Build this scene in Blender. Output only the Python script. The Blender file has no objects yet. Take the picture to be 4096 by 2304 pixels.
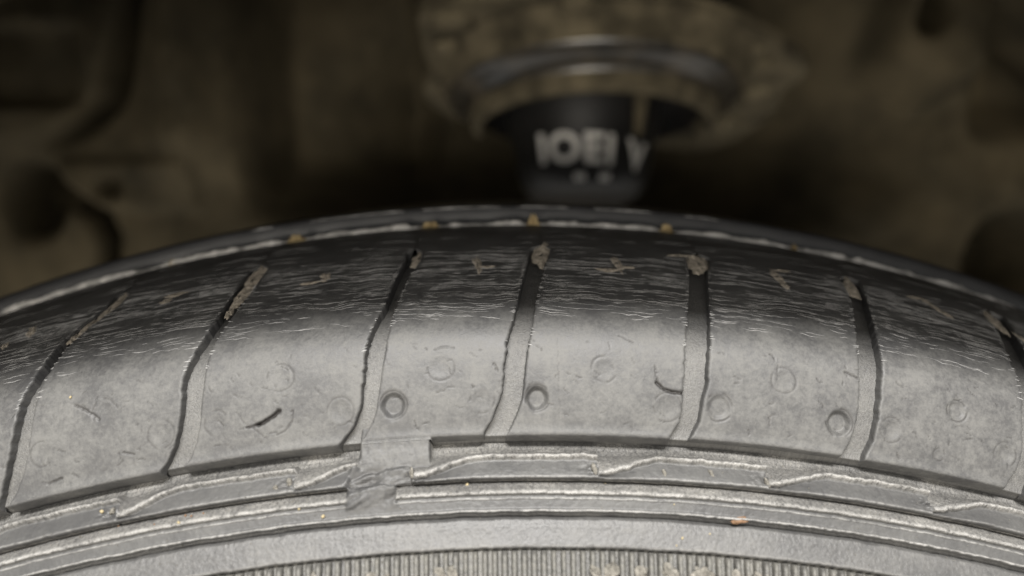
import bpy, bmesh, math, random
import numpy as np
from mathutils import Matrix, Vector

# ------------------------------------------------------------------ camera
scene = bpy.context.scene
ZC = 0.315                       # height of the wheel axle above the road
MM = 0.001
rad = math.radians


def W(x, y, z):                  # wheel-centred millimetres -> world metres
    return Vector((x * MM, y * MM, z * MM + ZC))


CAM = (-6.2, -109.0, 322.4)
PITCH, YAW, ROLL = rad(-9.37), rad(1.21), rad(0.32)
fwd = Vector((math.sin(YAW) * math.cos(PITCH), math.cos(YAW) * math.cos(PITCH), math.sin(PITCH)))
rgt = Vector((math.cos(YAW), -math.sin(YAW), 0))
upv = rgt.cross(fwd)
r2 = rgt * math.cos(ROLL) + upv * math.sin(ROLL)
u2 = -rgt * math.sin(ROLL) + upv * math.cos(ROLL)
cd = bpy.data.cameras.new('camera')
cam = bpy.data.objects.new('camera', cd)
scene.collection.objects.link(cam)
scene.camera = cam
m3 = Matrix((r2, u2, -fwd)).transposed()
cam.matrix_world = Matrix.Translation(W(*CAM)) @ m3.to_4x4()
cd.sensor_width = 36.0
cd.lens = 18.0 / math.tan(rad(67 / 2))
cd.clip_start = 0.005
cd.clip_end = 50
cd.dof.use_dof = True
cd.dof.focus_distance = 0.1175
cd.dof.aperture_fstop = cd.lens / 3.2        # a phone's 3.2 mm entrance pupil

# ------------------------------------------------------------------ light
world = bpy.data.worlds.new('World')
scene.world = world
world.use_nodes = True
bg = world.node_tree.nodes['Background']
bg.inputs[0].default_value = (1.0, 0.97, 0.92, 1)
bg.inputs[1].default_value = 0.78


def area(name, loc, target, sx, sy, power, col):
    l = bpy.data.lights.new(name, 'AREA')
    l.shape = 'RECTANGLE'
    l.size, l.size_y = sx, sy
    l.energy = power
    l.color = col
    o = bpy.data.objects.new(name, l)
    scene.collection.objects.link(o)
    o.location = loc
    d = (Vector(target) - Vector(loc)).normalized()
    o.rotation_euler = d.to_track_quat('-Z', 'Y').to_euler()
    return o


T = W(5, 3, 298)
EL = rad(55)
area('garage_tube_light', T + Vector((-0.05, -1.9 * math.cos(EL), 1.9 * math.sin(EL))), T, 1.2, 0.22, 98.0, (1.0, 0.975, 0.94))
area('low_front_fill', T + Vector((-0.30, -1.58, -0.22)), W(0, 150, 330), 0.8, 0.30, 19.0, (1.0, 0.93, 0.82))  # added fill lamp without a known source, brightens the well and strut mount

scene.view_settings.view_transform = 'Standard'
scene.view_settings.look = 'None'
scene.view_settings.exposure = 0.0
scene.view_settings.gamma = 1.0
scene.view_settings.use_curve_mapping = False
scene.render.engine = 'CYCLES'
scene.cycles.use_denoising = True

rng = np.random.default_rng(7)
random.seed(7)
COL = scene.collection


# ------------------------------------------------------------------ noise
def vnoise(x, y, seed=0):
    x = np.asarray(x, float); y = np.asarray(y, float)
    xi = np.floor(x).astype(np.int64); yi = np.floor(y).astype(np.int64)
    fx = x - xi; fy = y - yi
    fx = fx * fx * (3 - 2 * fx); fy = fy * fy * (3 - 2 * fy)

    def h(a, b):
        n = (a * 374761393 + b * 668265263 + seed * 974634533) & 0x7fffffff
        n = ((n ^ (n >> 13)) * 1274126177) & 0x7fffffff
        n = n ^ (n >> 16)
        return (n & 0xffff) / 32767.5 - 1.0
    return ((h(xi, yi) * (1 - fx) + h(xi + 1, yi) * fx) * (1 - fy) +
            (h(xi, yi + 1) * (1 - fx) + h(xi + 1, yi + 1) * fx) * fy)


def fbm(x, y, seed=0, n=3):
    o = 0; a = 1.0; t = 0
    for i in range(n):
        o = o + a * vnoise(x * 2 ** i, y * 2 ** i, seed + i); t += a; a *= .5
    return o / t


def sst(a, b, x):
    t = np.clip((np.asarray(x, float) - a) / (b - a), 0, 1)
    return t * t * (3 - 2 * t)


# ------------------------------------------------------------------ materials
def nt(name):
    m = bpy.data.materials.new(name)
    m.use_nodes = True
    t = m.node_tree
    b = t.nodes['Principled BSDF']
    return m, t, b


def noise(t, vec, scale, detail=4, rough=.6):
    n = t.nodes.new('ShaderNodeTexNoise')
    n.inputs['Scale'].default_value = scale
    n.inputs['Detail'].default_value = detail
    n.inputs['Roughness'].default_value = rough
    t.links.new(vec, n.inputs['Vector'])
    return n.outputs['Fac']


def ramp(t, fac, stops):
    r = t.nodes.new('ShaderNodeValToRGB')
    e = r.color_ramp.elements
    while len(e) < len(stops):
        e.new(.5)
    for i, (p, c) in enumerate(stops):
        e[i].position = p
        e[i].color = c if len(c) == 4 else (*c, 1)
    t.links.new(fac, r.inputs[0])
    return r.outputs[0]


def math_(t, op, a, b=None):
    n = t.nodes.new('ShaderNodeMath')
    n.operation = op
    for i, v in enumerate((a, b)):
        if v is None:
            continue
        if isinstance(v, (int, float)):
            n.inputs[i].default_value = v
        else:
            t.links.new(v, n.inputs[i])
    return n.outputs[0]


def mix(t, fac, a, b):
    n = t.nodes.new('ShaderNodeMix')
    n.data_type = 'RGBA'
    if isinstance(fac, (int, float)):
        n.inputs[0].default_value = fac
    else:
        t.links.new(fac, n.inputs[0])
    for k, v in ((6, a), (7, b)):
        if isinstance(v, tuple):
            n.inputs[k].default_value = (*v, 1) if len(v) == 3 else v
        else:
            t.links.new(v, n.inputs[k])
    return n.outputs[2]


def attr(t, name, out='Fac'):
    n = t.nodes.new('ShaderNodeAttribute')
    n.attribute_name = name
    return n.outputs[out]


def bump(t, h, strength, dist, normal=None):
    n = t.nodes.new('ShaderNodeBump')
    n.inputs['Strength'].default_value = strength
    n.inputs['Distance'].default_value = dist
    t.links.new(h, n.inputs['Height'])
    if normal is not None:
        t.links.new(normal, n.inputs['Normal'])
    return n.outputs[0]


def rubber(name, clean=(.034, .034, .036), dust=(.108, .1065, .102), lo=.35, hi=.75, grit=0.25, gritscale=1.8,
           rough=.50, gdist=.00025, dustbase=0.0):
    """black rubber under road dust; 'ts' holds (arc mm, profile mm), 'mark' tears, 'film' how much dust sticks"""
    m, t, b = nt(name)
    v = attr(t, 'ts', 'Vector')
    n1 = noise(t, v, .16, 6, .62)
    n2 = noise(t, v, 1.1, 5, .7)
    n3 = noise(t, v, gritscale, 3, .75)
    f = math_(t, 'ADD', math_(t, 'MULTIPLY', n1, .55), math_(t, 'MULTIPLY', n2, .45))
    d = ramp(t, f, [(lo, (0, 0, 0)), (hi, (1, 1, 1))])
    film = attr(t, 'film')
    amt = math_(t, 'MULTIPLY', math_(t, 'ADD', math_(t, 'MULTIPLY', d, .70), .32 + dustbase), film)
    amt.node.use_clamp = True
    c = mix(t, amt, clean, dust)
    g = ramp(t, n3, [(.30, (.62, .62, .62)), (.5, (1, 1, 1)), (.72, (1.25, 1.24, 1.2))])
    mm = t.nodes.new('ShaderNodeMix'); mm.data_type = 'RGBA'; mm.blend_type = 'MULTIPLY'
    mm.inputs[0].default_value = min(1, grit * 1.3)
    t.links.new(c, mm.inputs[6]); t.links.new(g, mm.inputs[7])
    rb = ramp(t, n2, [(.34, (0, 0, 0)), (.52, (1, 1, 1))])
    c = mix(t, math_(t, 'MULTIPLY', attr(t, 'lip_glint'), rb), mm.outputs[2], (.44, .432, .415))  # painted highlight on the lips goes over the dust colour
    c = mix(t, attr(t, 'mark'), c, (.012, .010, .009))
    t.links.new(c, b.inputs['Base Color'])
    rr = math_(t, 'ADD', math_(t, 'MULTIPLY', amt, .22), rough - .12)
    t.links.new(rr, b.inputs['Roughness'])
    b.inputs['Specular IOR Level'].default_value = .55
    nb = bump(t, n3, grit, gdist)
    nb = bump(t, n2, .14, .0003, nb)
    t.links.new(nb, b.inputs['Normal'])
    return m


M_BLOCK = rubber('shoulder_rubber', grit=.10, gritscale=2.2, lo=.42, hi=.60, rough=.57)
M_FLOOR = rubber('groove_rubber', grit=.6, gritscale=2.6, dust=(.145, .142, .134))
M_GRIT = rubber('gritty_sidewall_rubber', grit=.9, gritscale=2.2, dust=(.27, .262, .245), rough=.55, gdist=.0006)
M_PLATE = rubber('smooth_plate_rubber', grit=.22, gritscale=2.6, dust=(.10, .099, .095))
M_SMOOTH = rubber('smooth_sidewall_rubber', grit=.45, gritscale=1.6, dust=(.135, .133, .128))
M_RIB = rubber('serration_rubber', grit=.8, gritscale=1.3, dust=(.15, .145, .128))
M_TREAD = rubber('tread_rubber', grit=.25, clean=(.011, .011, .012), dust=(.05, .048, .044))


def simple(name, c1, c2, scale, rough=.8, spec=.3, bmp=.4, dist=.001, coords='Object'):
    m, t, b = nt(name)
    tc = t.nodes.new('ShaderNodeTexCoord')
    n = noise(t, tc.outputs[coords], scale, 6, .65)
    c = ramp(t, n, [(.32, c1), (.68, c2)])
    t.links.new(c, b.inputs['Base Color'])
    b.inputs['Roughness'].default_value = rough
    b.inputs['Specular IOR Level'].default_value = spec
    t.links.new(bump(t, n, bmp, dist), b.inputs['Normal'])
    return m


M_MUD = simple('dried_mud', (.15, .135, .11), (.48, .425, .355), 1100, .95, .1, .8, .0004)
M_SCUFF = simple('scuffed_rubber', (.13, .13, .127), (.36, .355, .35), 600, .85, .4, .4, .0002)
M_LIP = simple('frayed_rubber_lip', (.22, .215, .205), (.74, .72, .69), 420, .40, .5, .8, .0005)
M_LEAF = simple('dry_leaf', (.15, .105, .045), (.42, .33, .18), 700, .7, .3, .6, .0006)
M_SAND = simple('sand_grain', (.26, .21, .12), (.46, .39, .24), 700, .6, .4, .3, .0002)
M_BROWN = simple('brown_grain', (.11, .065, .035), (.25, .15, .09), 700, .7, .3, .3, .0002)
M_CRUMB = simple('mud_crumb', (.07, .066, .056), (.27, .255, .225), 1300, .9, .2, .9, .0005)
M_BODY = simple('dusty_underbody', (.026, .022, .013), (.090, .072, .042), 20, .85, .2, .5, .003)
M_ARCH = simple('arch_lip_paint', (.03, .03, .032), (.06, .058, .055), 30, .5, .4, .2, .001)
M_FLANGE = simple('dusty_steel', (.018, .016, .011), (.135, .113, .073), 45, .92, .12, .6, .002)
M_RUBBER = simple('mount_rubber', (.010, .010, .009), (.060, .050, .036), 70, .30, .6, .2, .001)
M_CAVITY = simple('dark_cavity', (.004, .004, .004), (.012, .010, .009), 40, .8, .2, .2, .001)
M_CUP = simple('cup_plastic', (.006, .006, .006), (.014, .013, .012), 60, .5, .4, .1, .0005)
M_PRINT = simple('white_print', (.62, .60, .56), (.80, .78, .74), 300, .5, .4, .1, .0003)


# ------------------------------------------------------------------ mesh helpers
def add(ob, parent=None):
    COL.objects.link(ob)
    if parent is not None:
        ob.parent = parent
    return ob


def mesh_from(name, verts, quads, mat, smooth=True, attrs=None):
    me = bpy.data.meshes.new(name)
    verts = np.asarray(verts, np.float32); quads = np.asarray(quads, np.int32)
    me.vertices.add(len(verts)); me.vertices.foreach_set('co', verts.ravel())
    n = quads.shape[1]
    me.loops.add(quads.size); me.loops.foreach_set('vertex_index', quads.ravel())
    me.polygons.add(len(quads))
    me.polygons.foreach_set('loop_start', np.arange(0, quads.size, n, dtype=np.int32))
    me.polygons.foreach_set('use_smooth', np.full(len(quads), smooth))
    me.update(calc_edges=True)
    me.materials.append(mat)
    if attrs:
        for k, a in attrs.items():
            a = np.asarray(a, np.float32)
            if a.ndim == 2:
                at = me.attributes.new(k, 'FLOAT_VECTOR', 'POINT'); at.data.foreach_set('vector', a.ravel())
            else:
                at = me.attributes.new(k, 'FLOAT', 'POINT'); at.data.foreach_set('value', a.ravel())
    return me


def obj(name, me, parent=None):
    return add(bpy.data.objects.new(name, me), parent)


def gridquads(nr, nc):
    i = np.arange(nr - 1)[:, None] * nc + np.arange(nc - 1)[None, :]
    return np.stack([i, i + 1, i + nc + 1, i + nc], -1).reshape(-1, 4)


def empty(name, loc=(0, 0, 0)):
    o = bpy.data.objects.new(name, None)
    o.empty_display_size = .02
    o.location = loc
    COL.objects.link(o)
    return o


def tag(o, label, cat, group=None, kind=None):
    o['label'] = label
    o['category'] = cat
    if group:
        o['group'] = group
    if kind:
        o['kind'] = kind
    return o


# ------------------------------------------------------------------ tyre profile (mm): y inboard, r from the axle
PROF = [(45.5, 309.8), (38, 309.3), (30, 308.0), (20, 305.3), (12, 302.6), (7, 300.4), (4.2, 298.7), (2.2, 296.7),
        (0.6, 294.0), (-0.9, 290.5), (-2.1, 287), (-2.9, 283.7), (-5.6, 281.9), (-8.0, 279.5), (-8.9, 277.0),
        (-9.7, 274.6), (-11.9, 271.0), (-15.5, 266), (-19.5, 260)]
P_ = np.array(PROF, float)
for _ in range(3):
    Q_ = [P_[0]]
    for a_, b_ in zip(P_[:-1], P_[1:]):
        Q_ += [a_ * .75 + b_ * .25, a_ * .25 + b_ * .75]
    P_ = np.array(Q_ + [P_[-1]])
d_ = np.r_[0, np.cumsum(np.linalg.norm(np.diff(P_, axis=0), axis=1))]
S = np.linspace(0, d_[-1], 4000)
PY = np.interp(S, d_, P_[:, 0]); PR = np.interp(S, d_, P_[:, 1])
NR = -np.gradient(PY, S); NY = np.gradient(PR, S)


def surf(s, th, h=0.0):
    """profile mm, degrees, height above the surface mm -> world metres"""
    s, th, h = np.broadcast_arrays(np.asarray(s, float), np.asarray(th, float), np.asarray(h, float))
    sc = np.clip(s, 0, S[-1])
    ny = np.interp(sc, S, NY); nr = np.interp(sc, S, NR)
    y = np.interp(sc, S, PY) + h * ny
    r = np.interp(sc, S, PR) + h * nr
    y = y - np.minimum(s, 0)            # past the inner edge: straight on
    t = np.radians(th)
    return np.stack([r * np.sin(t) * MM, y * MM, r * np.cos(t) * MM + ZC], -1)


def ts(s, th):
    s, th = np.broadcast_arrays(np.asarray(s, float), np.asarray(th, float))
    return np.stack([th * math.pi / 180 * 300, s, np.zeros_like(s)], -1)


# ------------------------------------------------------------------ lateral grooves measured on the tyre: (profile mm, degrees)
GROOVES = [
    ([(22.9, -13.78), (29.6, -14.2), (35.0, -14.5), (39.6, -14.6), (43.1, -14.74), (45.9, -14.91), (49.1, -15.07), (52.8, -15.30), (55.8, -15.52), (58.8, -15.78), (60.0, -15.9)],
     [(24.0, -13.36), (30.6, -13.88), (36.0, -14.12), (41.2, -14.22), (44.5, -14.36), (47.2, -14.48), (50.4, -14.61), (53.5, -14.75), (56.5, -15.0), (58.7, -15.3), (60.6, -15.63)]),
    ([(19.6, -9.24), (28.9, -9.36), (36.5, -9.50), (41.3, -9.69), (44.5, -9.91), (47.9, -10.14), (51.1, -10.21), (54.3, -10.32), (57.3, -10.55), (59.2, -10.80), (60.2, -11.0)],
     [(20.7, -8.69), (29.9, -8.81), (37.1, -9.05), (42.6, -9.31), (45.7, -9.44), (48.7, -9.53), (51.6, -9.63), (54.8, -9.74), (57.3, -9.89), (59.4, -10.14), (60.5, -10.39)]),
    ([(22.3, -4.08), (28.9, -4.24), (37.1, -4.42), (41.7, -4.64), (44.9, -4.81), (47.6, -4.92), (51.4, -4.99), (55.1, -5.10), (57.7, -5.33), (59.5, -5.65), (60.2, -5.8)],
     [(22.8, -3.60), (29.7, -3.86), (37.3, -4.06), (42.6, -4.21), (46.0, -4.31), (49.3, -4.42), (52.3, -4.53), (55.3, -4.63), (57.4, -4.78), (59.5, -5.06), (61.2, -5.29)]),
    ([(17.2, .04), (26.6, -.22), (36.2, -.49), (42.9, -.70), (46.8, -.88), (50.7, -.98), (54.1, -1.05), (55.6, -1.15), (58.0, -1.36), (59.7, -1.59)],
     [(17.0, .70), (30.6, .25), (37.1, .04), (42.3, -.09), (46.6, -.25), (50.2, -.35), (55.0, -.46), (56.7, -.57), (58.8, -.77), (60.3, -.97)]),
    ([(18.4, 5.15), (28.6, 4.88), (37.3, 4.53), (41.7, 4.37), (46.5, 4.23), (50.5, 4.19), (53.5, 4.17), (55.5, 4.17), (57.7, 4.09), (59.8, 3.84)],
     [(17.0, 6.02), (27.9, 5.51), (36.8, 5.20), (43.2, 5.01), (47.6, 4.92), (51.5, 4.88), (54.7, 4.76), (57.5, 4.69), (60.2, 4.39)]),
    ([(19.3, 10.41), (28.7, 10.09), (37.3, 9.62), (42.9, 9.41), (47.6, 9.32), (51.0, 9.36), (54.3, 9.33), (57.7, 9.19), (60.0, 8.94)],
     [(17.0, 11.10), (25.5, 10.79), (34.9, 10.35), (41.1, 10.12), (45.9, 10.04), (50.1, 9.99), (54.1, 9.94), (57.2, 9.86), (60.1, 9.62)]),
    ([(18.9, 15.38), (27.0, 15.13), (33.9, 14.71), (39.8, 14.45), (43.7, 14.37), (49.3, 14.32), (54.3, 14.42), (57.0, 14.33), (60.3, 13.99)],
     [(15.4, 16.36), (24.5, 15.96), (31.8, 15.54), (38.3, 15.22), (42.6, 15.10), (48.4, 15.0), (53.4, 15.08), (56.2, 15.01), (60.0, 14.75)]),
]


def shift(g, d):
    return ([(s, t + d) for s, t in g[0]], [(s, t + d) for s, t in g[1]])


for i in range(1, 5):
    GROOVES.insert(0, shift(GROOVES[i * 2 - 2 if i == 1 else 0], -5.15))
    GROOVES.append(shift(GROOVES[-1], 5.15))


def edge(l, s):
    l = np.array(l)
    return np.interp(s, l[:, 0], l[:, 1])


GTOP = 17.5                       # the lateral grooves run out here, short of the inner edge


def groove_edges(g, s):
    a = edge(g[0], s); b = edge(g[1], s)
    w = sst(GTOP - .5, GTOP + 2.0, s)
    mid = (a + b) / 2
    return mid + (a - mid) * w, mid + (b - mid) * w, w


def gdepth(s):
    return 1.6 - .2 * sst(45, 60, s)


# ------------------------------------------------------------------ the tyre
tyre = empty('car_tyre', (0, 0, 0))
tag(tyre, 'worn black car tyre with grooved shoulder blocks and dusty stepped sidewall', 'tyre')

# dents of the moulded pin marks: (profile mm, degrees, radius mm, depth of dish)
DENTS = [(50.1, -12.45, 1.8, .10), (55.1, -10.87, 2.0, .15), (54.2, -14.36, 1.8, .12), (54.9, -9.25, 1.8, .10), (49.6, -7.35, 2.0, .10),
         (55.4, -5.68, 2.0, .22), (55.2, -4.17, 2.05, .95), (50.1, -2.78, 2.0, .12), (55.1, -1.62, 1.8, .12), (54.9, -.05, 1.9, 1.1),
         (50.6, 1.88, 1.9, .12), (55.6, 3.73, 2.1, .16), (55.1, 5.22, 2.0, .40), (50.2, 7.09, 1.9, .14), (55.3, 8.80, 2.05, 1.0),
         (55.1, 10.36, 1.8, .30), (50.4, 12.30, 1.6, .35), (55.2, 13.88, 1.8, .30), (57.3, 11.87, .9, .08)]
CRACKS = [([(53.6, -8.70), (54.3, -8.56), (54.9, -8.52), (55.7, -8.38)], .05, .2), ([(56.15, -8.40), (56.0, -8.05)], .13, .8), ([(56.0, -8.06), (55.75, -7.9), (55.3, -7.74), (54.9, -7.56), (54.4, -7.45)], .25, 1.1),
          ([(56.2, -8.24), (58.1, -7.85)], .07, .25),
          ([(54.5, -7.05), (56.2, -7.10), (57.4, -7.32), (57.7, -7.53)], .09, .35),
          ([(49.7, 3.35), (52.2, 3.40)], .09, .4), ([(52.2, 3.40), (53.1, 3.60), (53.4, 3.85), (53.5, 4.15)], .20, .9),
          ([(48.3, -13.29), (49.6, -12.91), (51.2, -12.60)], .15, .5),
          ([(46.0, .55), (58.1, .60)], .05, .06),
          ([(45.3, 2.35), (46.4, 2.75)], .06, .3),
          ([(56.6, -12.0), (57.2, -11.7)], .12, .5),
          ([(47.6, 8.9), (48.3, 9.3)], .12, .5),
          ([(58.6, -14.3), (58.3, -13.9)], .14, .5),
          ([(47.5, -2.95), (47.1, -2.7), (47.3, -2.4)], .07, .3)]
for k in range(210):              # hairline weather cracks
    s0 = random.uniform(46, 58.5); t0 = random.uniform(-16, 16)
    l = random.uniform(.4, 1.5); an = random.uniform(.4, 1.5) if random.random() < .75 else random.uniform(-.6, .4)
    pts = [(s0, t0)]
    for q in range(3):
        an2 = an + random.uniform(-.5, .5)
        pts.append((pts[-1][0] + l / 3 * math.sin(an2), pts[-1][1] + l / 3 * math.cos(an2) / 5.2))
    CRACKS.append((pts, random.uniform(.05, .08), random.uniform(.08, .34)))


def seg_dist(s, th, pts):
    d = np.full(s.shape, 9.0)
    x = th * 5.2; y = s
    for (s0, t0), (s1, t1) in zip(pts[:-1], pts[1:]):
        ax, ay, bx, by = t0 * 5.2, s0, t1 * 5.2, s1
        L = (bx - ax) ** 2 + (by - ay) ** 2 + 1e-9
        u = np.clip(((x - ax) * (bx - ax) + (y - ay) * (by - ay)) / L, 0, 1)
        d = np.minimum(d, np.hypot(x - ax - u * (bx - ax), y - ay - u * (by - ay)))
    return d


def relief(s, th, seed):
    x = th * 5.2
    h = .05 * fbm(x * .22, s * .22, 3) + .020 * fbm(x * .9, s * .9, 5)
    mark = np.zeros_like(s)
    for ds, dt, r, dep in DENTS:
        if th.min() - 1 > dt or th.max() + 1 < dt:
            continue
        d = np.hypot((th - dt) * 5.2, s - ds) * (1 + .05 * vnoise(np.arctan2(s - ds, (th - dt) * 5.2) * 1.6, ds, 8))
        ang = np.arctan2(s - ds, (th - dt) * 5.2)
        part = sst(-.35, .25, vnoise(ang * 1.5 + ds * 3 + dt, dt * 7, 21) + .05)
        h = h - dep * sst(r, r * (.25 if dep < .35 else .55), d) - (.08 if dep < .35 else .16) * part * np.exp(-((d - r) / .17) ** 2)
        mark = np.maximum(mark, (.5 if dep < .35 else .8) * part * np.exp(-((d - r) / .11) ** 2))
    for pts, w, dep in CRACKS:
        c = np.array(pts)
        if th.min() > c[:, 1].max() + .3 or th.max() < c[:, 1].min() - .3:
            continue
        j = (s > c[:, 0].min() - 1) & (s < c[:, 0].max() + 1) & (th > c[:, 1].min() - .2) & (th < c[:, 1].max() + .2)
        if not j.any():
            continue
        d = seg_dist(s[j], th[j] + .045 * fbm(s[j] * 2.6, th[j] * 13, 4), pts)
        g = np.exp(-(d / w) ** 2)
        h[j] -= dep * g * .6
        mark[j] = np.maximum(mark[j], np.minimum(1, g * 1.7) * min(1, .22 + dep * 1.0))
    return h, mark


def film_of(s, x):
    """road dust sticks to the side of the shoulder; the part that rolls on the road is rubbed clean"""
    e = 42.5 + 2.6 * fbm(x * .16, s * .12, 31) + 1.2 * fbm(x * .9, s * .25, 33)
    return .50 + .50 * sst(e - 6, e + 4, s)


BLOCK_ENDS = {}
tread_blocks = []
for k in range(len(GROOVES) - 1):
    inview = 3 <= k <= 11
    gl, gr = GROOVES[k], GROOVES[k + 1]
    ds = .165 if inview else .8
    sA = 60.05 + (.25 if k <= 5 else 0) + .1 * math.sin(k * 2.1)
    s_in = np.arange(.45, sA - .5, ds)
    rows = [(-.25, -6.5), (-.12, -3.5), (-.02, -1.2), (0., -.3), (.12, -.06)]
    rs = np.array([r[0] for r in rows] + list(s_in) + [sA - .45, sA - .3, sA - .15, sA - .04, sA, sA + .02, sA + .03])
    rh = np.array([r[1] for r in rows] + [0] * len(s_in) + [0, -.03, -.11, -.28, -.6, -1.7, -3.5])
    _, L, wl = groove_edges(gl, rs)
    R, _, wr = groove_edges(gr, rs)
    jag = lambda e, sd: .017 * sst(18, 26, rs) * (fbm(rs * 1.3, rs * 0 + e, sd, 3)) * (1 + .9 * sst(33, 38, rs) * (1 - sst(52, 56, rs)))
    L = L + jag(k * 3.1, 40)
    R = R + 1.5 * jag(k * 5.3 + 9, 41)
    # columns: skirt, rounded edge, interior, rounded edge, skirt
    ce = [(.14, -1.0), (.07, -.5), (.02, -.16), (0., -.075), (-.10, -.03), (-.28, -.004)]
    n_in = 150 if inview else 30
    out_d = np.array([c[0] for c in ce]); out_h = np.array([c[1] for c in ce])
    dep = gdepth(rs) + .3
    th_cols = []; h_cols = []
    for d, h in zip(out_d, out_h):
        w = sst(.0, 1., wl)
        th_cols.append(L - d / 5.2 * w); h_cols.append(h * np.where(abs(h) > .2, dep, 3.0) * w)
    inner = np.linspace(0, 1, n_in + 2)[1:-1]
    a = L + .42 / 5.2; b = R - .42 / 5.2
    for u in np.linspace(0, 1, n_in):
        th_cols.append(a + (b - a) * u); h_cols.append(np.zeros_like(rs))
    for d, h in zip(out_d[::-1], out_h[::-1]):
        w = sst(.0, 1., wr)
        th_cols.append(R + d / 5.2 * w); h_cols.append(h * np.where(abs(h) > .2, dep, 3.0) * w)
    th = np.stack(th_cols, 1); hc = np.stack(h_cols, 1)
    s = np.repeat(rs[:, None], th.shape[1], 1)
    # bottom corners turn round into the groove
    hh = np.minimum(hc, 0) + rh[:, None]
    rel, mark = relief(s, th, k)
    ins = (hc > -.3) & (rh[:, None] > -.2)
    hh = hh + np.where(ins, rel, 0)
    # feathered wear towards the worn crown: shallow ridges round the tyre
    x = th * 5.2
    fe = sst(20, 27, s) * (1 - sst(41, 45, s))
    hh = hh + np.where(ins, fe * .012 * fbm(x * .09 + .4 * s, s * 1.5, 61, 2), 0)
    # the moulding joint: no step under this block, it flows on into the sidewall
    if k == 6:
        hh = np.where((s > sA - .5) & (th < -3.12) & (hc > -.3), np.where(s > sA - .2, -.10, np.maximum(hh, -.03)), hh)
        s = np.where((s > sA - .1) & (th < -3.12), s + (s - sA + .1) * 2, s)
    film = film_of(s, x) * np.where(hc < -.3, .8, 1)
    P = surf(s, th, hh).reshape(-1, 3)
    q = gridquads(*s.shape)[:, ::-1]
    me = mesh_from('tread_block', P, q, M_BLOCK, True, {'ts': ts(s - 1.5 * np.minimum(hh, 0), th).reshape(-1, 3), 'mark': mark.ravel(), 'film': film.ravel()})
    tread_blocks.append(obj('tread_block', me, tyre))

# ------------------------------------------------------------------ groove floor / carcass under the blocks
th = np.r_[np.arange(-46, -17.6, .5), np.arange(-17.5, 17.5, .09), np.arange(17.6, 46, .5)]
s1 = np.r_[np.arange(-8, 59.6, .35), np.arange(59.6, 60.35, .07)]
TH, SS = np.meshgrid(th, s1)
hh = -gdepth(SS) * sst(10, 16, SS) - (1 - sst(10, 16, SS)) * 5.2
hh = hh - 1.2 * (1 - sst(0, 3, SS)) - 2.2 * sst(59.75, 60.35, SS) ** 1.5
hh = hh + .06 * fbm(TH * 5.2 * .7, SS * .7, 71) + .04 * fbm(TH * 5.2 * 2.2, SS * 2.2, 72)
me = mesh_from('groove_floor', surf(SS, TH, hh).reshape(-1, 3), gridquads(*SS.shape)[:, ::-1], M_FLOOR, True,
               {'ts': ts(SS, TH).reshape(-1, 3), 'mark': np.zeros(SS.size), 'film': (.65 + .35 * sst(36, 50, SS)).ravel()})
obj('groove_floor', me, tyre)


# inner ribs of the tread, beyond the long groove
def revolve(name, prof, mat, parent, t0=-46, t1=46, step=.5, film=.5, jag=0.0, seed=0):
    pr = np.array(prof, float)
    t = np.arange(t0, t1 + .01, step)
    T_, I_ = np.meshgrid(t, np.arange(len(pr)))
    y = pr[I_, 0]; r = pr[I_, 1] + jag * fbm(T_ * 2.1, I_ * .7, seed)
    a = np.radians(T_)
    v = np.stack([r * np.sin(a) * MM, y * MM, r * np.cos(a) * MM + ZC], -1).reshape(-1, 3)
    d = np.r_[0, np.cumsum(np.linalg.norm(np.diff(pr, axis=0), axis=1))]
    tsv = np.stack([T_ * 5.2, d[I_], np.zeros(T_.shape)], -1).reshape(-1, 3)
    me = mesh_from(name, v, gridquads(*T_.shape)[:, ::-1], mat, True,
                   {'ts': tsv, 'mark': np.zeros(T_.size), 'film': np.full(T_.size, film)})
    return obj(name, me, parent)


def rib_prof(y0, y1, r0, r1, base):
    return [(y0 - .3, base), (y0, r0 - 3), (y0 + .1, r0 - .6), (y0 + .5, r0 - .12), (y0 + 1.2, r0),
            ((y0 + y1) / 2, (r0 + r1) / 2 + .15), (y1 - 1.2, r1), (y1 - .4, r1 - .15), (y1 - .1, r1 - .6), (y1, r1 - 3), (y1 + .3, base)]


revolve('tread_rib', rib_prof(51.3, 82, 313.4, 312.6, 304), M_TREAD, tyre, step=.2, film=.03, jag=.12, seed=5)
revolve('tread_rib', rib_prof(90, 121, 312.0, 310.5, 302), M_TREAD, tyre)
revolve('tread_rib', rib_prof(129, 160, 309.5, 305, 298), M_TREAD, tyre)
revolve('tread_base', [(50, 304.5), (100, 304), (140, 301), (165, 297), (172, 290), (178, 260)], M_TREAD, tyre)

# ------------------------------------------------------------------ sidewall: stepped bands, plates, rings
HT = np.array([(58.4, -3.1), (60.7, -3.05), (62.2, -1.35), (62.8, -.62), (63.05, -.60), (63.22, -1.55), (63.45, -1.60),
               (66.2, -.95), (66.42, -1.0), (66.62, -2.75), (66.9, -2.75), (68.1, -1.60), (68.5, -1.12), (68.85, -1.10), (69.05, -1.60),
               (69.4, -1.65), (69.54, -1.30), (69.7, -1.55), (70.8, -1.40), (71.0, -1.05), (71.18, -1.15), (71.35, -2.6),
               (71.75, -2.6), (72.1, -1.85), (73, -1.6), (75.4, -1.42), (75.65, -1.5), (75.85, -2.5), (88, -2.5)])
PLATE_START = [-22.5, -17.35, -12.2, -7.06, -3.62, 1.70, 6.66, 11.6, 16.8, 21.9]
th = np.r_[np.arange(-46, -17.6, .4), np.arange(-17.5, 17.5, .034), np.arange(17.6, 46, .4)]
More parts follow.
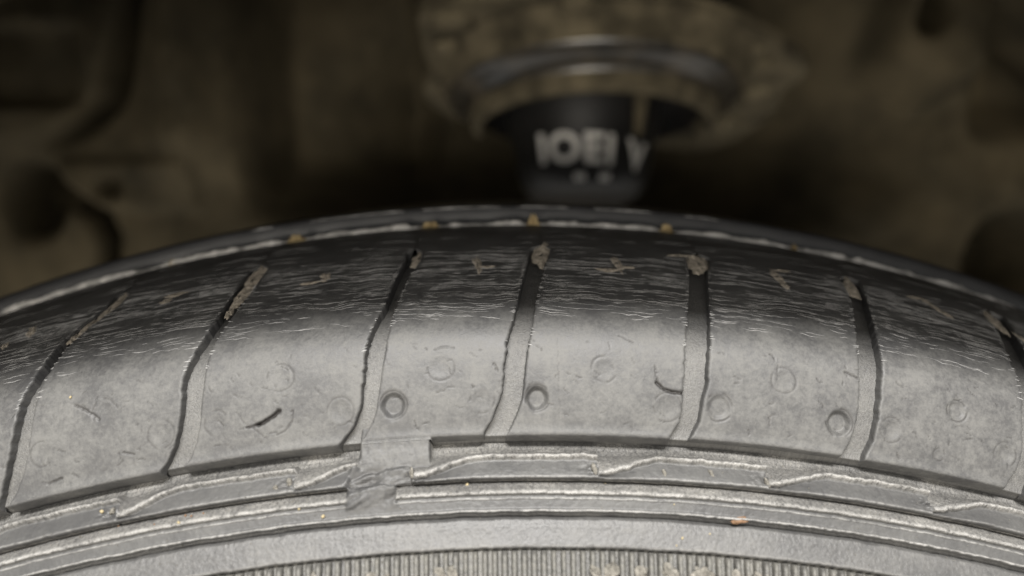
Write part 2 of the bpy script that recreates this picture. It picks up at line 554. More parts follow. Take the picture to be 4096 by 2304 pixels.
sv = np.r_[np.arange(58.4, 60, .4), np.arange(60, 76.4, .11), np.arange(76.6, 88, .5)]
TH, SS = np.meshgrid(th, sv)
X = TH * 5.2
wob = .10 * fbm(X * .35, SS * .5, 81) + .05 * fbm(X * 1.7, SS * .8 + 3, 82)
s_ = SS + wob
ps = np.array(PLATE_START)
ki = np.clip(np.searchsorted(ps, TH) - 1, 0, len(ps) - 2)
nxt = np.where(ki == 3, -5.4 + 10, ps[ki + 1])
ph = (TH - ps[ki]) / 5.1
top = 63.15 + 2.75 * (1 - sst(.0, .38, ph)) + .20 * fbm(X * .9, SS * 0 + 7, 83, 4)
top = np.where(TH < -17.35, 63.15, top)
sm = np.where(s_ < top, 60 + (s_ - 60) * (63.15 - 60) / (top - 60), np.where(s_ < 66.5, 63.15 + (s_ - top) * (66.5 - 63.15) / np.maximum(66.5 - top, .15), s_))
sm = np.where(s_ < 60, s_, sm)
h0 = np.interp(sm, HT[:, 0], HT[:, 1])
# moulding joint pad
TW = TH + .10 * fbm(X * .5, SS * .5, 87) + .035 * fbm(X * 2.1, SS * 2.1, 88)
SW = SS + .45 * fbm(X * .45, SS * .3, 89)


def boxm(t0, t1, a, b, e=.05, es=.25):
    return sst(t0 - e, t0 + e, TW) * (1 - sst(t1 - e, t1 + e, TW)) * sst(a - es, a + es, SW) * (1 - sst(b - es, b + es, SW))
fold = .85 * fbm(X * .30 + SS * .62, SS * .22 - X * .14, 90, 2) + .12 * fbm(X * 1.4, SS * 1.4, 92, 2)
pad1 = sst(-5.30, -5.12, TH) * (1 - sst(-3.19, -3.11, TH)) * (1 - sst(63.6, 64.5, SW))
pad2 = boxm(-5.48, -3.70, 63.3, 66.9, .07)
pad3 = boxm(-5.58, -4.15, 66.2, 69.9, .05, .5)
hp1 = -.06 - .42 * np.maximum(SS - 60, 0) - .8 * np.maximum(60 - SS, 0) + .10 * fbm(X * .8, SS * .8, 91)
hp2 = -1.45 - .12 * (SS - 64) + fold - .25 * sst(-.3, .5, TH + 4.2)
hp3 = -1.30 - .05 * (SS - 66.8) + fold * .8
for pm, hp in ((pad3, hp3), (pad2, hp2), (pad1, hp1)):
    h0 = h0 * (1 - pm) + hp * pm
padm = np.maximum.reduce([pad1, pad2, pad3])
# torn notches at the plate ends, mould flash, general unevenness
for t0 in PLATE_START[1:]:
    if abs(t0 + 3.62) < .1:
        continue
    d = np.hypot((TH - t0 + .02) * 5.2 / 2.2, (SS - 64.9) / .8)
    h0 = h0 + (.9 * fbm(X * 1.3, SS * 1.5, 95) - .25) * np.exp(-d ** 2)
h0 = h0 + .035 * fbm(X * .5, SS * .5, 96) + np.where(sm < 63.1, .05, .03) * fbm(X * 2.6, SS * 2.6, 97, 2)
film = .62 + .38 * sst(-.5, .5, fbm(X * .1, SS * .2, 98)) + 0 * SS
film = film * (1 - pad1) + pad1
pmark = .35 * np.maximum(pad2, pad3) * sst(.05, -.45, fold)
lip_glint = np.zeros_like(SS)  # catch-light along the step lips, painted pale and broken up by noise
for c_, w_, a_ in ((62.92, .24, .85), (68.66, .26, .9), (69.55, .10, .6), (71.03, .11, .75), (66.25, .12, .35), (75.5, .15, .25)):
    lip_glint = np.maximum(lip_glint, a_ * np.exp(-((sm - c_) / w_) ** 2))
lip_glint = lip_glint * (1 - padm) * np.clip(.75 + .6 * fbm(X * .25, SS * .4, 99) + .35 * fbm(X * 1.5, SS * .5, 100), 0, 1)
V = surf(SS, TH, h0).reshape(-1, 3)
Q = gridquads(*SS.shape)[:, ::-1]
smf = sm.ravel()[Q].mean(1); thf = TH.ravel()[Q].mean(1); pf = padm.ravel()[Q].mean(1) > .5; kf = ki.ravel()[Q][:, 0]
lab = np.full(len(Q), 0)
lab[smf < 63.16] = 1
pl_ = (smf >= 63.16) & (smf < 66.56)
lab[(smf >= 66.56) & (smf < 69.02)] = 2
lab[(smf >= 69.02) & (smf < 71.25)] = 3
lab[(smf >= 71.25) & (smf < 75.75)] = 4
lab[smf >= 75.75] = 5
lab[pl_] = 10 + kf[pl_]
lab[pf] = 6
NM = {1: ('upper_band', M_GRIT), 2: ('lower_band', M_GRIT), 3: ('thin_ring', M_PLATE), 4: ('smooth_band', M_SMOOTH),
      5: ('serration_floor', M_RIB), 6: ('joint_pad', M_BLOCK)}
TSV = ts(SS, TH).reshape(-1, 3); FF = film.ravel()
for L_ in np.unique(lab):
    q = Q[lab == L_]
    u, inv = np.unique(q, return_inverse=True)
    nm, mt = NM.get(int(L_), ('sidewall_plate', M_PLATE))
    me = mesh_from(nm, V[u], inv.reshape(-1, 4), mt, True, {'ts': TSV[u], 'mark': pmark.ravel()[u], 'film': FF[u], 'lip_glint': lip_glint.ravel()[u]})
    obj(nm, me, tyre)

# serration ribs: one shared mesh, turned round the axle
sr = np.array([75.95, 76.15, 77, 78, 79.5, 81, 82.5, 84])
cols = [(-.42, -2.4), (-.36, -1.85), (-.24, -1.55), (.0, -1.5), (.24, -1.55), (.36, -1.85), (.42, -2.4)]
meshes = []
for v_ in range(3):
    TT = np.array([[c[0] / 4.72 for c in cols]] * len(sr)) * (1 + .12 * (v_ - 1))
    HH = np.array([[c[1] for c in cols]] * len(sr)) + .12 * fbm(np.arange(len(cols))[None, :] * .8 + v_ * 9, sr[:, None] * 1.3, 101 + v_)
    HH[0] = -2.4
    S2 = np.repeat(sr[:, None], len(cols), 1)
    P = surf(S2, TT, HH).reshape(-1, 3) - np.array([0, 0, ZC])
    meshes.append(mesh_from('serration_rib', P, gridquads(*S2.shape)[:, ::-1], M_RIB, True,
                            {'ts': ts(S2, TT + v_ * 40).reshape(-1, 3), 'mark': np.zeros(S2.size), 'film': np.full(S2.size, .95)}))
for i in range(134):
    a = -19.0 + i * .285
    o = obj('serration_rib', meshes[random.randrange(3)], tyre)
    o.location = (0, 0, ZC)
    o.rotation_euler = (0, rad(a), 0)

# ------------------------------------------------------------------ wear: feathered scuff lines on each block
def ribbon_mesh(name, ribs, mat):
    vs = []; qs = []; n = 0
    for pts in ribs:               # pts: (s, th, halfwidth_mm, h)
        p = np.array(pts)
        a = surf(p[:, 0] - p[:, 2], p[:, 1], p[:, 3] * .3)
        b = surf(p[:, 0], p[:, 1], p[:, 3])
        c = surf(p[:, 0] + p[:, 2], p[:, 1], p[:, 3] * .15)
        k = len(p)
        vs.append(np.stack([a, b, c], 1).reshape(-1, 3))
        for i in range(k - 1):
            o = n + i * 3
            qs += [(o, o + 1, o + 4, o + 3), (o + 1, o + 2, o + 5, o + 4)]
        n += 3 * k
    return mesh_from(name, np.concatenate(vs), np.array(qs)[:, ::-1], mat, True)


for k in range(3, 12):
    gl, gr = GROOVES[k], GROOVES[k + 1]
    ribs = []
    for i in range(215):
        s0 = 19.5 + 23.0 * random.random() ** .9 if random.random() < .85 else random.uniform(5, 20)
        _, L, _w = groove_edges(gl, s0); R, _, _w = groove_edges(gr, s0)
        L = float(L); R = float(R)
        dens = max(.25, float(sst(18, 27, s0))) * (1 - .6 * float(sst(37, 42, s0)))
        if random.random() > .30 + .70 * dens:
            continue
        q = random.random()
        if q < .35:
            ln = random.uniform(.3, 1.0); t0 = random.uniform(L + .02, R - .2)
        elif q < .60:
            ln = random.uniform(.5, 1.9); t0 = L + random.uniform(.0, .15)
        elif q < .85:
            ln = random.uniform(.5, 1.9); t0 = R - ln - random.uniform(0, .05)
        else:
            ln = random.uniform(1.4, 3.8); t0 = random.uniform(L + .02, max(L + .1, R - ln))
        ln *= (1 if s0 < 38 else .6)
        t1 = min(t0 + ln, R - .01)
        if t1 - t0 < .1:
            continue
        npt = max(7, int((t1 - t0) / .07))
        tt = np.linspace(t0, t1, npt)
        sl = random.uniform(.05, .55)
        ss = s0 + .22 * (tt - t0) + .55 * vnoise(tt * 1.3, tt * 0 + k * 7 + s0 * .35, 111) + .22 * vnoise(tt * 4.5, tt * 0 + s0 * .8, 114) + .08 * vnoise(tt * 12 + i, tt * 0, 112)
        wv = np.sin(np.linspace(0.1, math.pi - .1, npt)) ** .7 * random.uniform(.028, .062) * np.clip(.8 + .6 * vnoise(tt * 5, tt * 0 + i, 113), .12, 1.4) * (1.7 if s0 < 30 else 1.1)
        ribs.append(np.stack([ss, tt, wv + .010, .012 + wv * .6], 1))
    # burrs hanging on the groove edges
    for g, side in ((gl, 1), (gr, -1)):
        for i in range(26):
            s0 = random.uniform(25, 47)
            a_, b_, _w = groove_edges(g, s0)
            e = float(b_) if side == 1 else float(a_)
            ln = random.uniform(.03, .18) * side
            tt = np.linspace(e - ln * .15, e + ln, 5)
            ss = s0 + np.linspace(0, random.uniform(-.2, .3), 5)
            wv = np.array([.03, .07, .08, .05, .01]) * random.uniform(.5, 1.2)
            ribs.append(np.stack([ss, tt, wv, .01 + wv * .6], 1))
    o = obj('scuff_lines', ribbon_mesh('scuff_lines', ribs, M_SCUFF), tread_blocks[k])
    o['kind'] = 'stuff'

# frayed lip along the inner edge of the blocks (degrees from - to)
LIPS = [(-19.9, -14.4), (-13.6, -8.95), (-7.96, -4.2), (-3.1, -2.3), (-1.4, 0.0), (.66, 2.05), (2.2, 4.9), (5.5, 9.75), (10.2, 12.1), (12.2, 14.75), (15.2, 16.9), (17.5, 18.2)]


def lip(t0, t1, y0, r0, hmax, seed, mat, name):
    n = max(6, int((t1 - t0) / .06))
    t = np.linspace(t0, t1, n)
    e = np.clip(np.minimum(t - t0, t1 - t) / .25, 0, 1) ** .6
    hgt = hmax * e * (.60 + .45 * fbm(t * 1.7, t * 0 + seed, 121, 4)) + .05
    dy = .35 * fbm(t * 3.1, t * 0 + seed, 122)
    cs = [(-.75, -.15, 0), (-.45, .55, 1), (-.1, .95, 1), (.2, 1.0, 1), (.45, .7, 1), (.6, -.5, 0)]
    a = np.radians(t)
    rows = []
    for cy, ch, w in cs:
        r = r0 + (ch * hgt if w else ch) + (.10 * vnoise(t * 14, t * 0 + cy * 5 + seed, 123) if w else 0)
        y = y0 + cy + dy * w
        rows.append(np.stack([r * np.sin(a) * MM, y * MM, r * np.cos(a) * MM + ZC], -1))
    v = np.stack(rows, 0).reshape(-1, 3)
    me = mesh_from(name, v, gridquads(len(cs), n)[:, ::-1], mat, True)
    return obj(name, me, tyre)


lip(-20.5, 19.0, 45.1, 309.7, .55, 77.7, M_LIP, 'frayed_lip')
for i, (a, b) in enumerate(LIPS):
    lip(a, b, 44.9, 309.75, 1.2, i * 3.7, M_LIP, 'frayed_lip')
for i, (a, b) in enumerate([(-10.4, -9.6), (-8.2, -4.6), (-3.9, -1.0), (-.4, 1.6), (2.6, 4.8), (6.0, 7.4)]):
    lip(a, b, 51.9, 312.95, .22, 50 + i, M_SCUFF, 'frayed_lip')


# ------------------------------------------------------------------ dried mud in groove ends and sipes
def mud_patch(s0, t0, ws, wt, seed, ang=0.0, thick=.30, sunk=0.0):
    n = 13; mrg = 48
    verts = [(s0, t0, .02)]
    rr = np.linspace(.12, 1, n)
    V_ = []
    for i in range(mrg):
        a = 2 * math.pi * i / mrg
        rad_ = 1 + .62 * float(fbm(np.array([math.cos(a) * 2.2 + seed * 5.1]), np.array([math.sin(a) * 2.2 + seed]), 131, 4)[0])
        for q in rr:
            V_.append((q * rad_ * math.cos(a), q * rad_ * math.sin(a), q))
    V_ = np.array(V_)
    ca, sa = math.cos(ang), math.sin(ang)
    s = s0 + (V_[:, 0] * ca * ws - V_[:, 1] * sa * wt)
    x = (V_[:, 0] * sa * ws + V_[:, 1] * ca * wt)
    t = t0 + x / 5.2
    h = thick * (1 - V_[:, 2] ** 2) * (1 + .8 * fbm(x * 1.9 + seed, s * 1.9, 133)) + .03 - .12 * V_[:, 2] ** 4
    h = h - sunk * sst(GTOP - 1, GTOP + 3, s)
    P = surf(s, t, h)
    P = np.vstack([P, surf(s0, t0, thick * .9 + .05 - sunk)[None]])
    q = []
    for i in range(mrg):
        j = (i + 1) % mrg
        for k in range(n - 1):
            q.append((i * n + k, i * n + k + 1, j * n + k + 1, j * n + k))
    me = mesh_from('mud_patch', P, np.array(q), M_MUD, True)
    return obj('mud_patch', me, tyre)


MUD = [(20.5, -3.62, 2.6, 1.1, .12), (20.6, .36, 3.2, 1.7, .1), (20.6, 5.50, 2.6, 1.9, .1), (21.4, 10.6, 3.0, 1.3, .1), (20.6, 15.7, 3.0, 1.2, .1),
       (22.5, -8.95, 4.2, 1.4, .1), (28.5, -9.1, 2.8, 1.0, .05), (23.0, -13.6, 3.8, 1.2, .2), (28.6, -14.0, 1.8, .8, .2),
       (26.2, -1.75, 3.4, .65, .1), (27.0, -1.45, .7, 1.5, 0), (24.9, 2.70, 3.6, .65, .1), (27.7, 2.35, .8, 2.0, 0), (26.3, 3.0, .5, 1.2, 0),
       (24.0, 7.95, 3.2, 1.0, .1), (27.5, 8.0, 1.6, .6, .1), (23.2, 13.2, 3.4, .7, .25), (21.5, 12.8, .6, 1.2, .1), (26.5, 13.5, 1.6, .8, .2),
       (26.8, -6.5, 1.6, .9, .1), (28.4, -6.95, .7, 1.9, 0), (24.6, -11.45, .7, 2.0, .1), (26.6, -11.6, 1.0, .9, 0), (25.5, -16.1, 2.8, .8, .3), (28.6, -16.7, 1.5, .7, .2),
       (20.8, 8.3, .5, 1.6, 0), (19.2, 4.9, .45, 2.0, .15), (30.0, 15.95, 3.2, .7, .1), (33.3, -9.2, 1.0, .7, 0), (31.2, -14.2, 1.0, .6, 0)]
for i, (s0, t0, ws, wt, an) in enumerate(MUD):
    if i < 9 or i >= 28:           # packed into the ends of the grooves
        mud_patch(s0 + 1.0, t0 - .03, ws * 1.55, wt * .95, i * 1.37 + 2, -.12, .16, .45)
    else:                          # smeared over the sipes of the worn face
        mud_patch(s0, t0, ws * 1.15, wt * 1.25, i * 1.37 + 2, an, .06)


# ------------------------------------------------------------------ loose debris
def blob(name, mat, r, seed, squash=(1, 1, 1), sub=2, rough=.35):
    bm = bmesh.new()
    bmesh.ops.create_icosphere(bm, subdivisions=sub, radius=1)
    for v in bm.verts:
        c = v.co
        n = 1 + rough * float(fbm(np.array([c.x * 1.5 + seed]), np.array([c.y * 1.5 + c.z * 1.9 + seed * .3]), 141, 5)[0])
        v.co = Vector((c.x * squash[0], c.y * squash[1], c.z * squash[2])) * n * r * MM
    for f in bm.faces:
        f.smooth = True
    me = bpy.data.meshes.new(name)
    bm.to_mesh(me); bm.free()
    me.materials.append(mat)
    return me


def put(o, s, t, h, spin=0.0):
    p = surf(s, t, h); n = surf(s, t, h + 1) - p
    o.location = Vector(p)
    q = Vector(n).to_track_quat('Z', 'Y')
    o.rotation_mode = 'QUATERNION'
    from mathutils import Quaternion
    o.rotation_quaternion = q @ Quaternion((0, 0, 1), spin)
    return o


sand_me = [blob('sand_grain', M_SAND, .28, i * 3.1, (1.1, .8, .7), 1) for i in range(3)]
brown_me = [blob('brown_grain', M_BROWN, .26, i * 2.3 + 9, (1, .8, .7), 1) for i in range(3)]


def h_side(s, t):
    return float(np.interp(s, HT[:, 0], HT[:, 1])) if s > 60.5 else 0.0


GR = [(47.0, -13.39, 's', 1.1, 'yellow sand grain stuck on the smooth grey face of a shoulder block'),
      (64.2, -12.7, 's', 1.5, None), (68.45, -10.4, 's', 1.2, None), (70.4, -6.26, 's', 1.4, None), (69.0, -6.94, 's', 1.1, None),
      (67.7, -10.27, 'b', 1.1, None), (67.9, -10.08, 'b', 1.0, None), (67.8, -9.73, 'b', .9, None), (68.1, -11.15, 'b', .8, None),
      (67.1, -12.3, 'b', 1.2, None), (67.4, -2.1, 's', 1.2, None), (74.0, 4.14, 's', 1.0, None), (73.2, 4.96, 's', .7, None),
      (75.0, 3.96, 's', .7, None), (67.2, 1.92, 's', .8, None), (69.9, 3.9, 's', .6, None)]
for s0, t0, kd, sc, lb in GR:
    sc *= .75
    me = random.choice(sand_me if kd == 's' else brown_me)
    o = obj('sand_grain' if kd == 's' else 'soil_grain', me)
    put(o, s0, t0, h_side(s0, t0) + .14 * sc, random.uniform(0, 6))
    o.scale = (sc, sc, sc)
    if lb:
        tag(o, lb, 'grain')
    elif kd == 's':
        tag(o, 'tiny yellow sand grain lying on the stepped rings of the tyre sidewall', 'grain', 'sand grains on the sidewall rings')
    else:
        tag(o, 'tiny brown soil grain lying on the gritty ring below the sidewall plates', 'grain', 'soil grains on the sidewall rings')

# fine sand caught in the gritty bands
vs = []; qs = []
n = 0
for i in range(900):
    if random.random() < .45:
        s0 = random.gauss(67.6, .5); t0 = random.uniform(-17, 17)
    elif random.random() < .5:
        s0 = random.uniform(76.2, 82); t0 = random.uniform(-17, 17)
    else:
        s0 = random.uniform(60.6, 75); t0 = random.uniform(-17, 17)
    r = random.uniform(.05, .13)
    h = h_side(s0, t0)
    c = surf(s0, t0, h + r * .5)
    o8 = np.array([(1, 0, 0), (0, 1, 0), (-1, 0, 0), (0, -1, 0), (0, 0, 1), (0, 0, -1)]) * r * MM * rng.uniform(.6, 1.2, (6, 1))
    vs.append(c + o8)
    for a, b in ((0, 1), (1, 2), (2, 3), (3, 0)):
        qs += [(n + a, n + b, n + 4), (n + b, n + a, n + 5)]
    n += 6
o = obj('fine_sand', mesh_from('fine_sand', np.concatenate(vs), np.array(qs), M_CRUMB, True))
tag(o, 'fine pale sand caught along the sidewall rings and serrations', 'sand', kind='stuff')

CR = [(78.4, -4.92, .9), (78.7, -4.5, .7), (78.7, -2.9, 1.3), (78.9, -2.55, 1.5), (78.9, 1.6, 1.3), (78.7, 2.0, 1.5), (78.8, 2.9, 1.6),
      (78.5, 3.75, 1.5), (78.6, 4.7, 1.8), (78.5, 5.7, 1.4), (78.3, 6.35, 1.1), (77.9, -6.6, .9)]
for i, (s0, t0, r) in enumerate(CR):
    o = obj('mud_crumb', blob('mud_crumb', M_CRUMB, r * .55, i * 2.9, (1.3, .9, .5), 4, 1.2))
    put(o, s0, t0, -1.75 + r * .1, random.uniform(0, 6))
    tag(o, 'pale crumbly lump of dried mud stuck across the fine sidewall serrations', 'mud', 'dried mud lumps on the serrations')
o = obj('mud_crumb', blob('mud_crumb', M_BROWN, .8, 77, (1.6, .6, .4), 3, .8))
put(o, 71.2, 5.83, -1.5, .2)
tag(o, 'flat brown mud crumb lying in the thin line above the smooth sidewall band', 'mud')
# dirt wedged in the plate notches
for i, (s0, t0, r, ws) in enumerate([(65.0, -3.66, .75, 1.6), (65.0, 1.58, .85, 1.7), (65.2, 6.62, .7, 1.6), (64.6, -7.2, 1.0, .8), (65.2, -7.6, .8, .7), (64.4, -12.4, .9, .8),
                                     (65.2, 3.6, .8, 1.2), (64.6, 5.0, .8, 1.2), (64.9, -11.9, .7, .8)]):
    o = obj('wedged_dirt', blob('wedged_dirt', M_CRUMB, r * .75, i * 4.4 + 1, (.55, ws * .8, .6), 3, .8), tyre)
    put(o, s0, t0, h_side(s0, t0) - .1, .3)

LEAF = [(-13.1, .9, 1.2), (-8.46, 1.3, 2.2), (-3.55, 1.2, 2.9), (.22, 1.9, 2.0), (5.15, 1.5, 2.3), (9.98, .8, 1.1)]
LEAF_LABEL = ['small brown leaf scrap on the frayed edge behind the block carrying a yellow grain',
              'broad brown leaf scrap on the frayed edge behind the groove choked with mud',
              'brown leaf scrap on the frayed edge behind the groove beside the moulding joint',
              'tall golden leaf scrap on the frayed edge below the printed black cup',
              'golden leaf scrap on the frayed edge behind the groove beside the hooked tear',
              'low pale leaf scrap on the frayed edge behind the curved groove past the hooked tear']
for i, (t0, hh_, w) in enumerate(LEAF):
    n = 11
    u = np.linspace(-1, 1, n); v = np.linspace(0, 1, 7)
    U, V2 = np.meshgrid(u, v)
    wid = (1 - .75 * V2) * (1 + .35 * vnoise(V2 * 4 + i * 5, U * 0 + i, 151))
    xx = U * w * wid * .75
    zz = V2 * hh_ * (1 + .4 * vnoise(U * 1.7 + i * 3, U * 0, 152)) - .15
    yy = -.9 + .9 * V2 + .3 * fbm(U * 2 + i, V2 * 2, 153)
    t_ = np.radians(t0) + xx / 310
    r_ = 309.8 + zz
    front = np.stack([r_ * np.sin(t_) * MM, (45.0 + yy) * MM, r_ * np.cos(t_) * MM + ZC], -1).reshape(-1, 3)
    back = front + np.array([0, .00018, 0])
    q = gridquads(*U.shape)[:, ::-1]
    nv = len(front)
    rim = [(i2, i2 + 1) for i2 in range(n - 1)] + [((k2 + 1) * n - 1, (k2 + 2) * n - 1) for k2 in range(6)] + \
          [(6 * n + i2 + 1, 6 * n + i2) for i2 in range(n - 2, -1, -1)] + [((k2 + 1) * n, k2 * n) for k2 in range(5, -1, -1)]
    side = np.array([(a, b, b + nv, a + nv) for a, b in rim])
    o = obj('leaf_fragment', mesh_from('leaf_fragment', np.vstack([front, back]), np.vstack([q, q[:, ::-1] + nv, side]), M_LEAF, True))
    tag(o, LEAF_LABEL[i], 'leaf', 'dry leaf scraps along the block edge')

# ------------------------------------------------------------------ wheel well behind
well = empty('wheel_well', W(0, 300, -314))
tag(well, 'dusty brown pressed metal wheel well with dark openings behind the tyre', 'wheel well')


def wobj(name, me):
    o = obj(name, me)
    o.parent = well
    o.matrix_parent_inverse = Matrix.Translation(-well.location)
    return o


gx = np.arange(-420, 421, 2.5); gz = np.arange(120, 470, 2.5)
GX, GZ = np.meshgrid(gx, gz)


def pdist(pts):
    d = np.full(GX.shape, 1e3)
    for (ax, az), (bx, bz) in zip(pts[:-1], pts[1:]):
        L = (bx - ax) ** 2 + (bz - az) ** 2
        u = np.clip(((GX - ax) * (bx - ax) + (GZ - az) * (bz - az)) / L, 0, 1)
        d = np.minimum(d, np.hypot(GX - ax - u * (bx - ax), GZ - az - u * (bz - az)))
    return d


out = np.zeros_like(GX)                     # towards the wheel, mm
trench = [(-170, 440), (-178, 408), (-182, 400), (-191, 375), (-200, 354), (-220, 336), (-241, 326)]
side = np.interp(GZ, [326, 336, 354, 375, 400, 440], [-241, -220, -200, -191, -182, -170])
leftpan = sst(2, -6, GX - side) * sst(322, 334, GZ)
out += 14 * leftpan - 34 * np.exp(-(pdist(trench) / 3.2) ** 2) * sst(325, 345, GZ)
out -= 10 * leftpan * sst(-205, -222, GX) * sst(345, 352, GZ) * (1 - sst(382, 388, GZ))
out += 26 * np.exp(-((GX + 163) / 20) ** 2) * sst(300, 335, GZ)
out -= 55 * sst(-142, -120, GX) * (1 - sst(-60, -30, GX)) * sst(285, 325, GZ)
out += 9 * sst(-232, -226, GX) * (1 - sst(-164, -156, GX)) * sst(294, 299, GZ) * (1 - sst(318, 324, GZ))
out -= 22 * np.exp(-(np.hypot(GX + 205, (GZ - 306.7) * 1.3) / 5.5) ** 4)
arch = [(-250, 312), (-238, 309), (-229, 303.5), (-215, 293), (-209, 281), (-211, 264)]
out -= 45 * np.exp(-(pdist(arch) / 4.0) ** 2)
out -= 60 * np.exp(-(np.hypot((GX + 247), (GZ - 300) * .8) / 13) ** 4)
out += 22 * sst(186, 200, GX) * (1 - sst(236, 246, GX)) * sst(352, 372, GZ + .6 * np.abs(GX - 220) * -1 + 8)
out -= 30 * sst(243, 256, GX) * sst(330, 360, GZ)
out -= 60 * np.exp(-(np.hypot((GX - 210), (GZ - 397) * .75) / 7) ** 4)
out -= 80 * np.exp(-(np.hypot((GX - 282), (GZ - 268)) / 24) ** 4)
out -= 85 * np.exp(-(np.hypot((GX - 62) / 135, (GZ - 348) / 66)) ** 4)
out += 10 * fbm(GX / 90, GZ / 90, 161) + 3 * fbm(GX / 25, GZ / 25, 162)
Y = 300 - out
me = mesh_from('inner_panel', np.stack([GX * MM, Y * MM, GZ * MM + ZC], -1).reshape(-1, 3), gridquads(*GX.shape), M_BODY)
wobj('inner_panel', me)


def ring(name, prof, t0, t1, mat, n=120):
    pr = np.array(prof, float)
    t = np.linspace(t0, t1, n)
    T_, I_ = np.meshgrid(t, np.arange(len(pr)))
    a = np.radians(T_)
    v = np.stack([pr[I_, 1] * np.sin(a) * MM, pr[I_, 0] * MM, pr[I_, 1] * np.cos(a) * MM + ZC], -1).reshape(-1, 3)
    return mesh_from(name, v, gridquads(*T_.shape), mat)


LIP_Y, LIP_R = -40.0, 361.5
wobj('roof_panel', ring('roof_panel', [(LIP_Y + 2, 452), (60, 462), (200, 466), (345, 466)], -75, 75, M_BODY))
wobj('arch_lip', ring('arch_lip', [(LIP_Y + 16, LIP_R + 1.5), (LIP_Y + 15, LIP_R - .5), (LIP_Y + 3, LIP_R), (LIP_Y, LIP_R + 1.5), (LIP_Y - 2, LIP_R + 8), (LIP_Y - 3, LIP_R + 40),
                                   (LIP_Y - 2, 600), (LIP_Y + 0, 600), (LIP_Y + 1, LIP_R + 40), (LIP_Y + 2, LIP_R + 6), (LIP_Y + 5, LIP_R + 2), (LIP_Y + 16, LIP_R + 1.5)], -75, 75, M_ARCH))

# ------------------------------------------------------------------ strut mount hanging in the well
TILT = rad(15.5)
eb = Vector((0, -math.cos(TILT), math.sin(TILT)))
ea = Vector((1, 0, 0))
en = Vector((0, math.sin(TILT), math.cos(TILT)))
CEN = W(44.3, 238, 359.1)
mount = empty('strut_mount', CEN)
tag(mount, 'dusty steel strut mount with black rubber ring and printed black cup above the tyre', 'strut mount')
mount.rotation_euler = Matrix((ea, -eb, en)).transposed().to_euler()   # local x right, y inboard, z along the strut

OUT = [(-79.9, -55.4), (-71.3, -64.2), (-43.5, -70.6), (-10.9, -72.4), (12.4, -66.5), (37.2, -54.7), (60.8, -34.3), (74.7, -21.0), (82.2, -10.7), (85.9, 2.7),
       (80.7, 15.0), (88.8, 44.8), (86.6, 83.9), (74.0, 117.3), (51.4, 111.2), (17.3, 100.1), (-28.4, 86.2), (-66.7, 67.9), (-83.0, 39.7), (-85.1, 18.4),
       (-76.8, 1.5), (-79.9, -15.8), (-79.3, -38.7)]
K_ = .1765


def smooth_loop(pts, it=2):
    p = [Vector(q) for q in pts]
    for _ in range(it):
        n = []
        for a, b in zip(p, p[1:] + p[:1]):
            n += [a * .75 + b * .25, a * .25 + b * .75]
        p = n
    return p


def plate(name, loops, z0, z1, mat):
    bm = bmesh.new()
    edges = []
    for lp in loops:
        vs_ = [bm.verts.new((v[0] * MM, v[1] * MM, z0 * MM)) for v in lp]
        for a, b in zip(vs_, vs_[1:] + vs_[:1]):
            edges.append(bm.edges.new((a, b)))
    bmesh.ops.triangle_fill(bm, use_beauty=True, edges=edges)
    ex = bmesh.ops.extrude_face_region(bm, geom=bm.faces[:])
    bmesh.ops.translate(bm, vec=(0, 0, (z1 - z0) * MM), verts=[g for g in ex['geom'] if isinstance(g, bmesh.types.BMVert)])
    bmesh.ops.recalc_face_normals(bm, faces=bm.faces)
    me = bpy.data.meshes.new(name)
    bm.to_mesh(me); bm.free()
    me.materials.append(mat)
    return me


def circ(cx, cy, r, n=20, e=1.0):
    return [(cx + r * math.cos(2 * math.pi * i / n), cy + e * r * math.sin(2 * math.pi * i / n)) for i in range(n)]


outer = [(v.x, v.y) for v in smooth_loop(OUT)]
holes = [circ(-64.7, 39.3, 4.8, e=1.7), circ(44.1, -32.1, 3.2, e=1.5), circ(61.4, -16.6, 3.0, e=1.5), circ(-66, 6, 5, e=1.5)]
obj('flange', plate('flange', [outer] + holes, 0, 5, M_FLANGE), mount)
# dark spring pad above the holes
obj('spring_pad', plate('spring_pad', [circ(-6, 6, 56, 40)], 7, 40, M_CAVITY), mount)


def lathe(name, prof, mat, cx=0, cy=0, n=72, half=180):
    pr = np.array(prof, float)
    t = np.linspace(rad(-90 - half), rad(-90 + half), n)
    T_, I_ = np.meshgrid(t, np.arange(len(pr)))
    v = np.stack([(cx + pr[I_, 0] * np.cos(T_)) * MM, (cy + pr[I_, 0] * np.sin(T_)) * MM, -pr[I_, 1] * MM], -1).reshape(-1, 3)
    return mesh_from(name, v, gridquads(*T_.shape), mat)


RX = -9.0
obj('rubber_ring', lathe('rubber_ring', [(63.2, 8), (62.6, 11), (61.5, 13), (59.5, 14.2), (57, 15), (54.5, 16.5), (53.5, 19)], M_RUBBER, RX, half=112), mount)
obj('skirt', lathe('skirt', [(69, -1), (66.5, 3), (64.5, 7), (63.4, 10.5), (62.4, 11.2)], M_FLANGE, RX), mount)
obj('rim_ring', lathe('rim_ring', [(53.6, 17), (53.5, 20), (52, 24), (50.5, 25.8), (48.5, 25.8), (47.5, 24), (47.2, 18)], M_FLANGE, RX, half=98), mount)
obj('seat_cavity', lathe('seat_cavity', [(47.4, 19), (46, 8), (40, 4), (10, 3)], M_CAVITY, RX), mount)
obj('cup', lathe('cup', [(33, 3), (33, 18), (31.5, 28), (30, 33), (28.5, 42), (26.8, 49), (24, 53), (21, 55), (12, 56), (.2, 56)], M_CUP, RX - 4), mount)
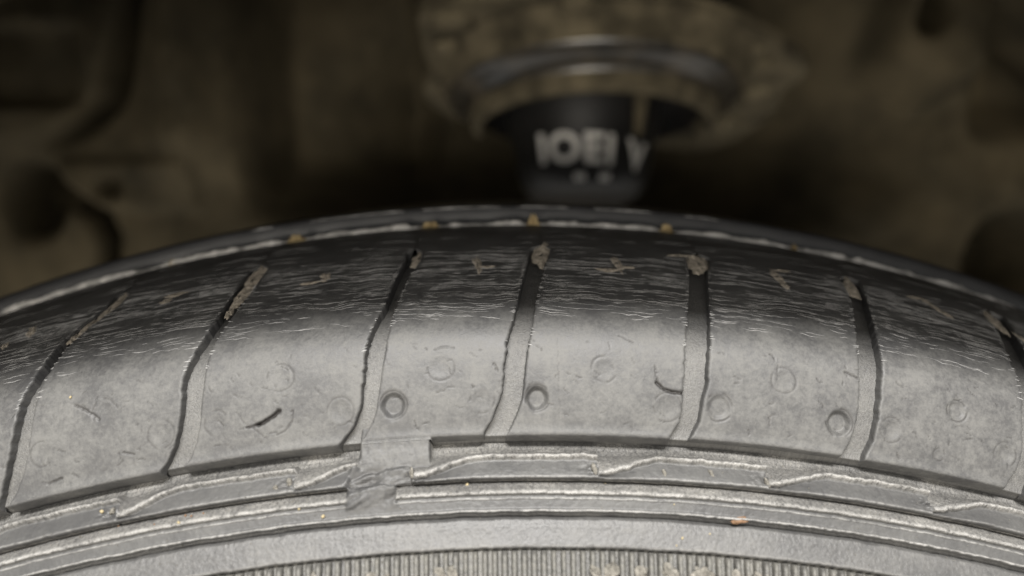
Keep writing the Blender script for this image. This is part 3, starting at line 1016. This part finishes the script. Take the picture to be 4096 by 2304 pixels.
# strap across the opening
bm = bmesh.new()
bmesh.ops.create_cube(bm, size=1)
for v in bm.verts:
    v.co = Vector((v.co.x * 4.5 * (1.25 if v.co.z > 0 else .75), v.co.y * 2.2, v.co.z * 20)) * MM
bmesh.ops.bevel(bm, geom=bm.edges[:], offset=.0006, segments=2, affect='EDGES')
me = bpy.data.meshes.new('drip_strap'); bm.to_mesh(me); bm.free(); me.materials.append(M_FLANGE)
o = obj('drip_strap', me, mount); o.location = (.004, -.041, -.030); o.rotation_euler = (rad(-12), rad(7), 0)
for i, (a, b, r) in enumerate([(-70, -55, 6), (30, -54, 4), (-24, -68, 5), (57, -30, 3.5), (-72, -30, 6), (-74, 20, 6), (74, 20, 6), (70, 70, 8), (10, -64, 3.5)]):
    bm_ = blob('mud_clod', M_FLANGE, r, i * 3.3 + 2, (1.3, 1.3, .5), 3, .4)
    o = obj('mud_clod', bm_, mount); o.location = (a * MM * .95, b * MM * .95, -.0005)
# printed characters wrapped round the cup
def wrapped_text(body, size, zc_, ang0, name, tilt=0.0):
    cu = bpy.data.curves.new(name, 'FONT')
    cu.body = body; cu.size = size; cu.align_x = 'CENTER'; cu.align_y = 'CENTER'; cu.space_character = 1.12
    cu.resolution_u = 4; cu.offset = .55
    tmp = bpy.data.objects.new('tmp', cu)
    COL.objects.link(tmp)
    bpy.context.view_layer.update()
    me = bpy.data.meshes.new_from_object(tmp.evaluated_get(bpy.context.evaluated_depsgraph_get()))
    bpy.data.objects.remove(tmp)
    bm = bmesh.new(); bm.from_mesh(me)
    bmesh.ops.subdivide_edges(bm, edges=[e for e in bm.edges if e.calc_length() > 2], cuts=2)
    for v in bm.verts:
        x, y = v.co.x, v.co.y + tilt * v.co.x
        z = zc_ - y
        r = np.interp(z, [28, 33, 42, 51, 55, 57], [31.5, 30, 28.5, 26.5, 24, 21]) + .15
        a = -math.pi / 2 + ang0 + x / 28.5
        v.co = Vector(((RX - 4 + r * math.cos(a)) * MM, r * math.sin(a) * MM, -z * MM))
    bm.to_mesh(me); bm.free()
    me.materials.clear(); me.materials.append(M_PRINT)
    me.name = name
    return obj(name, me, mount)


wrapped_text('IOEI V', 16.0, 41.5, .06, 'printed_code', -.06)
wrapped_text('- -', 15.0, 50.5, .02, 'printed_dashes')
